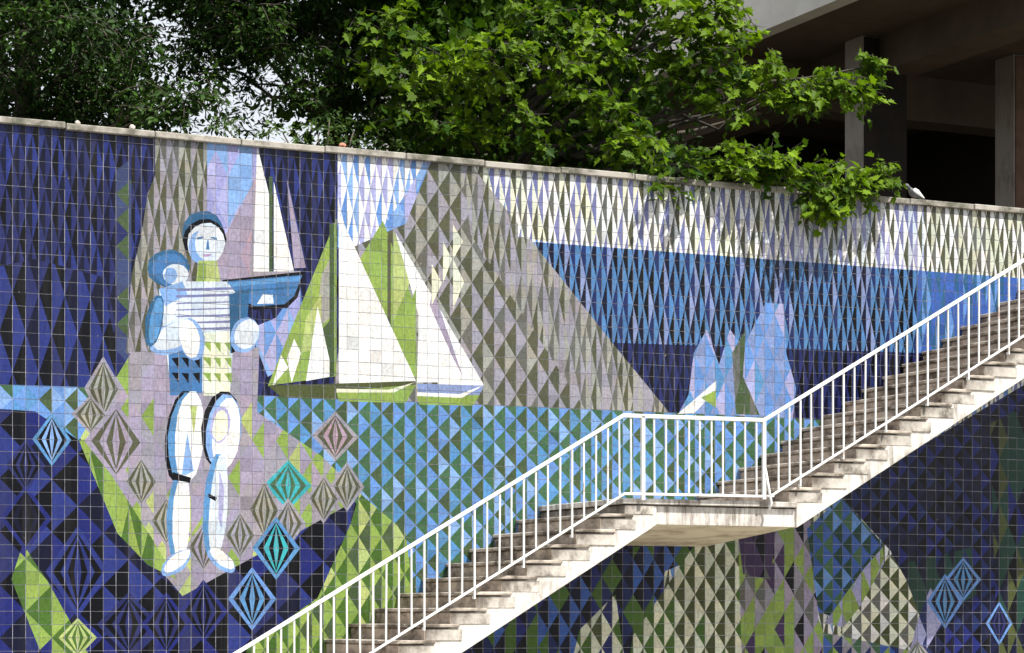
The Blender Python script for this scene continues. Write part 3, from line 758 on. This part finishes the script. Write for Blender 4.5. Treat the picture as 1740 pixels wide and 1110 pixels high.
obj('step', bm, M['step_lower'], stair)
for k in range(0, 21):
    step(XU+k*GO, ZL+(k+1)*RISE, 'upper')

# ------------------------------------------------------------ railing
YR = -W-0.045
rail = tag(empty('metal_railing', (12.5, YR, ZL)), 'white painted metal railing with thin upright bars along the staircase', 'railing')
HB, HT = 0.055, 0.905                      # bottom / top rail above the nosing line
def bar(name, pts, r, n=8):
    bm = bmesh.new(); add_tube(bm, pts, r, n); return obj(name, bm, M['rail'], rail, smooth=True)
def flat(name, pts, w, h):
    """flat section following pts in the railing plane"""
    bm = bmesh.new()
    vs = [(x, z-h/2) for x, z in pts] + [(x, z+h/2) for x, z in reversed(pts)]
    add_prism(bm, vs, YR-w/2, YR+w/2, 0.004)
    return obj(name, bm, M['rail'], rail)
xlow = XL-16.4*GO
XK = 14.235
flat('top_rail', [(xlow, lo(xlow)+HT), (XL-0.045, ZL+HT-0.012), (XK, ZL+HT), (xe-0.2, up(xe-0.2)+HT-0.045)], 0.040, 0.042)
flat('bottom_rail', [(xlow, lo(xlow)+HB), (XL-0.03, ZL+HB-0.01), (XK, ZL+HB)], 0.026, 0.028)
flat('bottom_rail', [(XK+0.07, ZL+HB-0.005), (xe-0.2, up(xe-0.2)+HB-0.085)], 0.026, 0.028)
def zt(x):
    if x < XL-0.045: return lo(x)+HT-0.02
    if x < XK: return ZL+HT-0.02
    return ZL+HT-0.02 + (x-XK)/(xe-0.2-XK)*(up(xe-0.2)-0.045-ZL)
def zb(x):
    if x < XL-0.03: return lo(x)+HB
    if x < XK+0.03: return ZL+HB
    return ZL+HB + (x-XK-0.07)/(xe-0.2-XK-0.07)*(up(xe-0.2)-0.08-ZL)
base_me = None
n = 0
xcur = XL+0.052-0.1440*34
while xcur < xe-0.25:
    if abs(xcur-XK) > 0.05:
        post = (n % 4 == 1) and not (XL-0.1 < xcur < XK+0.1)
        z0, z1 = zb(xcur), zt(xcur)
        thick = abs(xcur-(XL+0.198)) < 0.07
        if thick:
            bm = bmesh.new(); add_box(bm, xcur-0.021, xcur+0.021, YR-0.02, YR+0.02, ZL-0.02, z1+0.01, 0.003)
            obj('post', bm, M['rail'], rail)
        elif post:
            bm = bmesh.new(); add_box(bm, xcur-0.010, xcur+0.010, YR-0.010, YR+0.010, z0-0.11, z1+0.01, 0.002)
            add_box(bm, xcur-0.014, xcur+0.014, YR+0.008, YR+0.030, z0-0.11, z0-0.08, 0.002)
            obj('post', bm, M['rail'], rail)
        else:
            rr = random.Random(n)
            dx = rr.gauss(0, 0.004)
            w2 = 0.0082
            bm = bmesh.new()
            b = bmesh.new()
            q = [b.verts.new((xcur+sx*w2+ (dx if top else 0), YR+sy*w2, z1 if top else z0)) for top in (0, 1) for sx, sy in ((-1,-1),(1,-1),(1,1),(-1,1))]
            for fz in ((0,1,5,4),(1,2,6,5),(2,3,7,6),(3,0,4,7),(0,3,2,1),(4,5,6,7)): b.faces.new([q[i] for i in fz])
            merge(bm, b)
            obj('baluster', bm, M['rail'], rail)
    n += 1
    xcur += 0.1440
bm = bmesh.new(); add_box(bm, XK-0.02, XK+0.02, YR-0.018, YR+0.018, ZL+0.02, ZL+HT+0.0, 0.003)
obj('post', bm, M['rail'], rail)
bar('bent_brace', [(XK+0.005, YR-0.02, ZL+0.36), (XK+0.06, YR-0.02, ZL+0.10), (XK+0.085, YR-0.02, ZL-0.02), (XK+0.06, YR-0.01, ZL-0.10)], 0.015)
bar('bent_brace', [(XK+0.03, YR-0.015, ZL+HB), (XK+0.12, YR-0.01, ZL+HB+0.005)], 0.014)

# ------------------------------------------------------------ building on pillars
bld = tag(empty('pillared_building', (24, 9, 6.15)), 'pale building raised on concrete pillars above the right end of the wall, dark underneath', 'building')
BX, BZ = 20.35, 10.97
def part(name, m, *boxes, parent=bld):
    bm = bmesh.new()
    for q in boxes: add_box(bm, *q)
    return obj(name, bm, m, parent)
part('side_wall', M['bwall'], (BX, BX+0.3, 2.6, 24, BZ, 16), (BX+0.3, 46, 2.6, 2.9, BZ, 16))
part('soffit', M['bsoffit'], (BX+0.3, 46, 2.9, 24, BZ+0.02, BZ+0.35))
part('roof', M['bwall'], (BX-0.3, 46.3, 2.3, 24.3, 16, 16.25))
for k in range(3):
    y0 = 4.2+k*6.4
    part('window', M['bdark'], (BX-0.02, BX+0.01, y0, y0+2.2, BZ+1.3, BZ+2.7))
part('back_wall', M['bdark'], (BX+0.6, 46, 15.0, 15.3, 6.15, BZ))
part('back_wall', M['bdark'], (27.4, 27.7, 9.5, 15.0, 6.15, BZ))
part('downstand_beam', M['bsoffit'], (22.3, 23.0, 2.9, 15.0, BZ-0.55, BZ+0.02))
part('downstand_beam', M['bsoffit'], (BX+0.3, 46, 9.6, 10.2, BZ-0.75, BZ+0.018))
part('ledge', M['bsoffit'], (22.6, 25.8, 11.4, 11.6, 6.15, 7.75))
for cx, cy, w in ((21.98, 7.5, 0.85), (24.98, 7.5, 0.8), (33, 7.5, 0.8)):
    c = part('pillar', M['bcol'], (cx, cx+w, cy, cy+0.5, 6.15, BZ+0.01))
    part('cladding_or_shade_face', M['bbrick'] if cx > 23 else M['bdark'], (cx+0.03, cx+w-0.01, cy-0.03, cy-0.002, 6.15, BZ-0.01), parent=c)  # first pillar: near-black sheet paints its shaded front; others brown cladding

# ------------------------------------------------------------ trees
LOBED = [(0,0),(.16,-.07),(.42,-.02),(.34,.16),(.60,.34),(.36,.42),(.40,.62),(.16,.66),(0,1.0)]
OVATE = [(0,0),(.20,.25),(.22,.55),(0,1.0)]
def leaf_template(shape):
    h = np.array(shape)
    right = np.stack([h[:,0], h[:,1], np.abs(h[:,0])*0.30 - 0.12*h[:,1]**2], 1)
    left = right.copy(); left[:,0] *= -1
    n = len(h)
    V = np.concatenate([right, left[1:-1]])
    f1 = list(range(n))
    f2 = [0] + [n-1] + list(range(2*n-3, n-1, -1))
    return V, [f1, f2]

def leaves_mesh(name, pos, axis, nrm, size, shade, shape, m):
    TV, TF = leaf_template(shape)
    N = len(pos)
    axis = axis/np.linalg.norm(axis, axis=1, keepdims=True)
    side = np.cross(axis, nrm); side /= np.linalg.norm(side, axis=1, keepdims=True)+1e-9
    nn = np.cross(side, axis)
    ws = RNG.uniform(0.72, 1.12, N)[:,None,None]; cl = RNG.uniform(-0.4, 2.4, N)[:,None,None]
    V = pos[:,None,:] + size[:,None,None]*(TV[None,:,0:1]*ws*side[:,None,:] + TV[None,:,1:2]*axis[:,None,:] + TV[None,:,2:3]*cl*nn[:,None,:])
    nv = len(TV)
    per = np.concatenate([np.array(f) for f in TF])
    loops = (np.arange(N)[:,None]*nv + per[None,:]).ravel().astype(np.int32)
    lens = np.tile(np.array([len(f) for f in TF], dtype=np.int32), N)
    starts = np.concatenate([[0], np.cumsum(lens)[:-1]]).astype(np.int32)
    me = bpy.data.meshes.new(name)
    me.vertices.add(N*nv); me.vertices.foreach_set('co', V.astype(np.float32).ravel())
    me.loops.add(len(loops)); me.loops.foreach_set('vertex_index', loops)
    me.polygons.add(len(lens)); me.polygons.foreach_set('loop_start', starts); me.polygons.foreach_set('loop_total', lens)
    me.update(calc_edges=True)
    ca = me.color_attributes.new('Col', 'FLOAT_COLOR', 'POINT')
    cc = np.repeat(np.clip(shade, 0, 1), nv)
    ca.data.foreach_set('color', np.stack([cc, cc, cc, np.ones_like(cc)], 1).astype(np.float32).ravel())
    me.validate()
    me.materials.append(m)
    return me

def sprays(blobs, dens, size, per=8, length=0.42, droop=0.25, upness=0.9):
    """leafy twigs filling flattened clumps; blobs = (x,y,z,r horizontal,r vertical)"""
    P, A, Nn, S, H, TW = [], [], [], [], [], []
    for (x, y, z, rx, rz) in blobs:
        n = max(3, int(dens*rx*rx*rz*40 + dens*3))
        hue = RNG.uniform(0.15, 0.75)
        for _ in range(n):
            d = RNG.normal(size=3); d /= np.linalg.norm(d)
            rad = RNG.uniform(0.35, 1.0)**0.6
            p = np.array([x, y, z]) + d*rad*np.array([rx, rx*0.8, rz])
            dr = d*np.array([1, 1, 0.3]) + RNG.normal(size=3)*0.45; dr[2] -= droop
            dr /= np.linalg.norm(dr)
            sidev = np.cross(dr, [0, 0, 1.0]); sidev /= np.linalg.norm(sidev)+1e-6
            L = length*RNG.uniform(0.6, 1.2)
            q0 = p - dr*L*0.5
            TW.append((q0, q0+dr*L*0.55+np.array([0, 0, 0.02]), q0+dr*L))
            for j in range(per):
                t = (j+0.6)/per
                sgn = 1 if j % 2 else -1
                P.append(q0 + dr*L*t + sidev*sgn*size*0.15 + RNG.normal(size=3)*size*0.2 - np.array([0, 0, 0.05*t*t]))
                A.append(dr*0.6 + sidev*sgn*RNG.uniform(0.4, 1.1) + RNG.normal(size=3)*0.25 + np.array([0, 0, -0.25]))
                Nn.append(np.array([0.05, -0.35, upness]) + RNG.normal(size=3)*0.42)
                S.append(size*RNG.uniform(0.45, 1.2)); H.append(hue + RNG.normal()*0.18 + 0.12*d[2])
    return np.array(P), np.array(A), np.array(Nn), np.array(S), np.array(H), TW

def fill(blobs, n, size):
    """loose leaves through the inside of a crown, to close it"""
    vol = np.array([b[3]*b[3]*b[4] for b in blobs]); pk = RNG.choice(len(blobs), n, p=vol/vol.sum())
    B = np.array(blobs)[pk]
    d = RNG.normal(size=(n,3)); d /= np.linalg.norm(d, axis=1, keepdims=True)
    r = RNG.uniform(0, 1, (n,1))**0.4
    P = B[:,:3] + d*r*np.stack([B[:,3], B[:,3], B[:,4]], 1)
    A = RNG.normal(size=(n,3)); A[:,2] -= 0.4
    Nn = RNG.normal(size=(n,3))*0.6 + np.array([0, -0.2, 0.8])
    return P, A, Nn, size*RNG.uniform(0.6, 1.2, n), RNG.uniform(0, 0.8, n)

def tree(name, label, trunk_xyz, height, r0, front, back, dens, size, nback, bsize, shape, lm, bark, per=8, length=0.42, twigs=True, group=None):
    t = tag(empty(name, trunk_xyz), label, 'tree', group)
    tx, ty, tz = trunk_xyz
    bm = bmesh.new()
    pts = []
    for k in range(7):
        f = k/6
        pts.append((tx+0.12*math.sin(3*f+tx), ty+0.10*math.sin(4*f+1), tz-0.2+f*(height+0.2)))
    add_tube(bm, pts, [r0*(1-0.72*k/6) for k in range(7)], 9)
    obj('trunk', bm, bark, t, smooth=True)
    bm = bmesh.new()
    limbs = list(front)[::2] + list(back)[::4]
    for (x, y, z, rx, rz) in limbs:
        e = Vector((x, y, z))
        hz = max(tz+0.8, min(tz+height*0.92, z - 0.35*(Vector((x-tx, y-ty, 0)).length)))
        s = Vector((tx, ty, hz))
        L = (e-s).length
        pts, rad = [], []
        arc = 0.13 if L < 2.2 else 0.035
        for k in range(8):
            f = k/7
            j = 0.055*L*math.sin(math.pi*f)
            pts.append(s.lerp(e, f) + Vector((random.uniform(-j, j), random.uniform(-j, j), random.uniform(-j, j) + arc*L*math.sin(math.pi*f))))
            rad.append(r0*0.24*(1-f)**1.3 + 0.008)
        add_tube(bm, pts, rad, 6)
    P, A, Nn, S, H, TW = sprays(front, dens, size, per, length)
    if twigs:
        for a, b, c in TW:
            add_tube(bm, [a, b, c], [0.007, 0.005, 0.003], 3, cap=False)
    obj('branches', bm, bark, t, smooth=True)
    cr = link_mesh('crown', leaves_mesh('crown', P, A, Nn, S, H, shape, lm), None, t)
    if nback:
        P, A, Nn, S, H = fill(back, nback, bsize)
        c2 = leaves_mesh('crown_inside', P, A, Nn, S, H*0.22, shape, lm)  # inner leaves toned down: shade of the crown's depth put into leaf colour
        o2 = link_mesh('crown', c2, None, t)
    return t

def blobs(n, xr, yr, zr, rr, fl=0.7):
    out = []
    for _ in range(n):
        r = random.uniform(*rr)
        out.append((random.uniform(*xr), random.uniform(*yr), random.uniform(*zr), r, r*fl))
    return out
PLANE_FRONT = [ (11.26,0.90,7.44,0.42,0.30), (11.62,0.70,8.09,0.40,0.30), (12.08,0.30,8.23,0.50,0.35), (12.69,0.60,8.70,0.50,0.30), (13.07,0.50,8.16,0.40,0.25), (13.59,0.90,8.72,0.40,0.30), (13.68,0.30,7.61,0.45,0.30), (13.89,0.10,7.17,0.45,0.22), (13.27,0.50,7.72,0.40,0.25), (12.53,0.60,7.60,0.30,0.25), (12.07,1.00,7.46,0.35,0.25), (11.56,0.80,7.31,0.35,0.20), (11.27,1.10,8.49,0.45,0.40), (14.32,0.00,7.05,0.40,0.20), (14.79,0.40,8.74,0.40,0.40), (15.04,0.20,8.43,0.40,0.35), (15.29,0.20,7.96,0.40,0.30), (15.73,0.10,8.09,0.40,0.25), (16.22,0.00,8.11,0.40,0.20), (16.67,-0.03,8.15,0.35,0.17), (17.07,-0.05,8.46,0.18,0.12), (16.93,-0.03,8.06,0.20,0.10), (15.14,0.30,8.97,0.35,0.30), (15.40,-0.10,7.05,0.40,0.20), (15.88,-0.14,6.98,0.45,0.22), (16.24,-0.17,6.71,0.35,0.18), (16.67,-0.17,6.85,0.35,0.17), (17.13,-0.16,7.07,0.17,0.14), (14.93,-0.07,6.97,0.30,0.17), (16.41,-0.17,6.58,0.20,0.10), (14.06,-0.03,6.71,0.25,0.10), (14.55,0.70,8.24,0.35,0.25), (10.98,1.30,8.60,0.40,0.30), (12.13,0.80,7.95,0.40,0.25), (13.86,0.80,8.33,0.35,0.25), (14.60,0.50,9.03,0.40,0.30), (15.00,0.40,9.08,0.40,0.30), (15.25,0.20,8.74,0.30,0.25), (14.72,0.50,8.43,0.35,0.30), (15.11,-0.03,7.16,0.35,0.18), (15.67,-0.07,7.11,0.40,0.20), (16.07,-0.10,6.89,0.40,0.20), (16.50,-0.10,6.99,0.35,0.18), (16.86,-0.14,6.94,0.25,0.16), (15.52,0.10,8.28,0.40,0.25), (15.97,0.00,8.02,0.35,0.18), (16.48,0.00,8.21,0.35,0.18), (14.90,0.30,8.12,0.35,0.30), (11.41,0.90,7.83,0.35,0.25), (12.94,0.70,7.31,0.35,0.16), (11.04,1.10,8.05,0.35,0.30) ]
LEFT_A = [ (6.82,1.60,8.27,0.60,0.35), (7.31,1.40,8.21,0.60,0.35), (7.91,1.60,8.31,0.50,0.35), (8.25,1.80,8.12,0.35,0.25), (6.79,2.00,7.88,0.50,0.30), (7.42,2.60,7.93,0.70,0.35), (7.99,2.60,8.06,0.70,0.35), (7.32,3.00,7.58,0.70,0.30), (8.03,3.00,7.65,0.70,0.30), (8.53,2.50,7.88,0.40,0.30), (8.48,1.20,7.48,0.35,0.25), (8.76,1.10,7.42,0.35,0.25), (8.33,1.40,7.34,0.40,0.20), (8.15,1.60,7.53,0.40,0.25) ]
LEFT_B = [ (9.56,2.40,8.49,0.40,0.35), (9.26,2.60,8.36,0.50,0.40), (9.34,2.50,8.87,0.40,0.25), (9.79,2.00,8.63,0.40,0.40), (10.35,2.00,8.23,0.50,0.35), (9.79,2.30,8.45,0.40,0.30), (10.88,2.20,8.33,0.40,0.30), (10.35,2.00,7.81,0.40,0.25), (11.12,2.40,8.03,0.50,0.30), (11.51,2.60,8.40,0.40,0.30), (10.65,2.60,9.00,0.40,0.20), (9.30,2.40,7.93,0.30,0.30), (11.27,2.00,7.61,0.40,0.20), (10.20,2.60,8.05,0.38,0.30), (9.33,2.70,8.63,0.35,0.30), (9.82,2.50,7.64,0.28,0.20), (9.83,2.80,8.17,0.26,0.26), (10.46,2.80,8.52,0.30,0.25), (11.59,2.40,8.15,0.40,0.30), (10.96,2.80,8.82,0.40,0.30), (9.07,2.80,8.56,0.35,0.30) ]
SHRUB = [ (9.65,0.90,7.16,0.30,0.12), (10.08,0.90,7.17,0.35,0.16), (10.56,1.00,7.26,0.35,0.20), (10.93,1.00,7.15,0.30,0.12), (10.34,1.20,7.41,0.30,0.15), (9.01,1.10,7.21,0.25,0.10) ]

plane_back = blobs(46, (10.9, 15.6), (1.2, 4.2), (9.3, 12.6), (0.7, 1.1)) + blobs(30, (11.2, 15.2), (1.6, 4.6), (6.9, 9.2), (0.5, 0.9)) + blobs(8, (14.8, 16.6), (0.6, 2.2), (9.5, 10.8), (0.4, 0.7))
tree('plane_tree', 'bright green broad-leaved tree with boughs drooping over the tiled wall beside the building', (13.2, 3.0, 6.15), 5.5, 0.24,
     PLANE_FRONT, plane_back, 3.4, 0.125, 20000, 0.15, LOBED, M['plane_leaf'], M['greybark'])
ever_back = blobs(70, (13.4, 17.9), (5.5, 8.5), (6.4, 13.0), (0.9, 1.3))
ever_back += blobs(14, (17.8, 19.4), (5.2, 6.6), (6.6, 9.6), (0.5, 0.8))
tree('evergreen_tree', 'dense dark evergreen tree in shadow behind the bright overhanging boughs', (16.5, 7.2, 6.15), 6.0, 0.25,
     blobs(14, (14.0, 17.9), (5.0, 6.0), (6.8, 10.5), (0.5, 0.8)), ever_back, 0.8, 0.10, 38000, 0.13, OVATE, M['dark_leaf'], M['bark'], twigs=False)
la_back = blobs(40, (4.5, 8.8), (2.0, 5.0), (8.6, 12.5), (0.7, 1.1)) + blobs(26, (4.8, 8.8), (3.0, 5.0), (6.9, 8.8), (0.5, 0.8))
la_back += [b[:3] + (b[3]*0.9, b[4]*0.9) for b in LEFT_A]
tree('holm_tree', 'dark green small-leaved tree behind the far left end of the wall', (7.3, 3.6, 6.15), 5.0, 0.22,
     LEFT_A, la_back, 3.2, 0.11, 36000, 0.115, OVATE, M['dark_leaf'], M['bark'], 10, 0.36)
ev2 = blobs(46, (5.0, 9.6), (5.0, 7.5), (6.5, 12.5), (0.8, 1.2))
tree('cypress_tree', 'dense black-green tree in deep shade at the left, behind the small-leaved tree', (7.6, 6.2, 6.15), 5.5, 0.2,
     blobs(8, (6.0, 9.0), (4.8, 5.4), (6.9, 9.5), (0.4, 0.7)), ev2, 0.8, 0.09, 36000, 0.115, OVATE, M['dark_leaf'], M['bark'], twigs=False)
lb_back = blobs(16, (9.0, 11.6), (2.0, 4.2), (8.9, 11.5), (0.5, 0.8))
tree('airy_tree', 'sparse dark tree with white sky showing through, left of the bright tree', (11.3, 3.4, 6.15), 4.6, 0.13,
     LEFT_B, lb_back + [b[:3] + (b[3]*0.85, b[4]*0.85) for b in LEFT_B[:13]], 4.0, 0.095, 21000, 0.10, OVATE, M['airy_leaf'], M['bark'], 10, 0.36)
sh = tag(empty('shrub', (10.2, 1.0, 6.15)), 'low leafy green shrub showing just above the coping below the sky gaps', 'shrub')
bm = bmesh.new()
for (x, y, z, rx, rz) in SHRUB:
    add_tube(bm, [(10.2, 1.05, 6.1), ((x+10.2)/2, y, 6.7), (x, y, z)], [0.03, 0.018, 0.008], 5)
obj('stems', bm, M['bark'], sh, smooth=True)
P, A, Nn, S, H, TW = sprays(SHRUB, 4.0, 0.075, 9, 0.3)
link_mesh('foliage', leaves_mesh('foliage', P, A, Nn, S, H, OVATE, M['shrub_leaf']), None, sh)

# ------------------------------------------------------------ small things on the coping
def lump(name, x, y, sx, sz, m, label):
    b = bmesh.new()
    bmesh.ops.create_icosphere(b, subdivisions=2, radius=0.5)
    for v in b.verts:
        v.co *= 1+random.uniform(-0.16, 0.16)
        v.co.x *= sx; v.co.y *= sx*0.8; v.co.z = max(v.co.z, -0.3)*sz
        v.co += Vector((x, y, 6.858+0.3*sz))
    tag(obj(name, b, m), label, 'stone')
lump('stone', 7.00, 0.0, 0.06, 0.05, M['stone'], 'tiny pale stone on the coping nearest the left edge')
lump('stone', 7.60, 0.0, 0.07, 0.06, M['stone'], 'pale stone on the coping above the dark blue tiles')
lump('brick_fragment', 10.02, -0.02, 0.09, 0.07, M['redstone'], 'reddish fragment on the coping where dark blue tiles meet white')

bird = tag(empty('bird', (17.80, 0.12, 6.858)), 'small grey and white bird perched on the coping beside the overhanging leaves', 'bird')
def rings(bm, secs, n=12):
    """loft elliptical sections (x, z, ry, rz) into one closed body"""
    R_ = []
    for x, z, ry, rz in secs:
        R_.append([bm.verts.new((x, ry*math.cos(2*math.pi*k/n), z+rz*math.sin(2*math.pi*k/n))) for k in range(n)])
    for a, b in zip(R_[:-1], R_[1:]):
        for k in range(n): bm.faces.new([a[k], a[(k+1) % n], b[(k+1) % n], b[k]])
    bm.faces.new(list(reversed(R_[0]))); bm.faces.new(R_[-1])
def bpart(name, bm, m, parent=bird):
    for v in bm.verts: v.co += Vector(bird.location)
    return obj(name, bm, m, parent, smooth=True)
bm = bmesh.new()
rings(bm, [(-0.125,0.185,0.006,0.006),(-0.118,0.188,0.018,0.018),(-0.095,0.192,0.024,0.025),(-0.072,0.178,0.023,0.026),(-0.055,0.145,0.030,0.036),(-0.03,0.115,0.046,0.052),(0.01,0.098,0.053,0.056),(0.05,0.085,0.045,0.046),(0.085,0.070,0.028,0.026),(0.115,0.055,0.022,0.012),(0.165,0.032,0.026,0.006),(0.185,0.024,0.022,0.003)])
bpart('body', bm, M['feather_grey'])
for s in (-1, 1):
    bm = bmesh.new()
    rings(bm, [(-0.035,0.13,0.004,0.012),(0.0,0.125,0.008,0.034),(0.05,0.105,0.009,0.036),(0.10,0.075,0.007,0.024),(0.15,0.045,0.003,0.008)], 8)
    for v in bm.verts: v.co.y += s*(0.050 - 0.15*max(0, v.co.x-0.03))
    bpart('wing', bm, M['feather_white'])
    bm = bmesh.new()
    add_tube(bm, [(0.005, s*0.02, 0.06), (0.0, s*0.02, 0.02), (0.0, s*0.02, 0.003), (-0.03, s*0.022, 0.002)], 0.004, 5)
    bpart('leg', bm, M['bird_leg'])
bm = bmesh.new(); rings(bm, [(-0.117,0.186,0.007,0.006),(-0.13,0.184,0.005,0.004),(-0.148,0.177,0.001,0.001)], 6)
bpart('beak', bm, M['beak'])
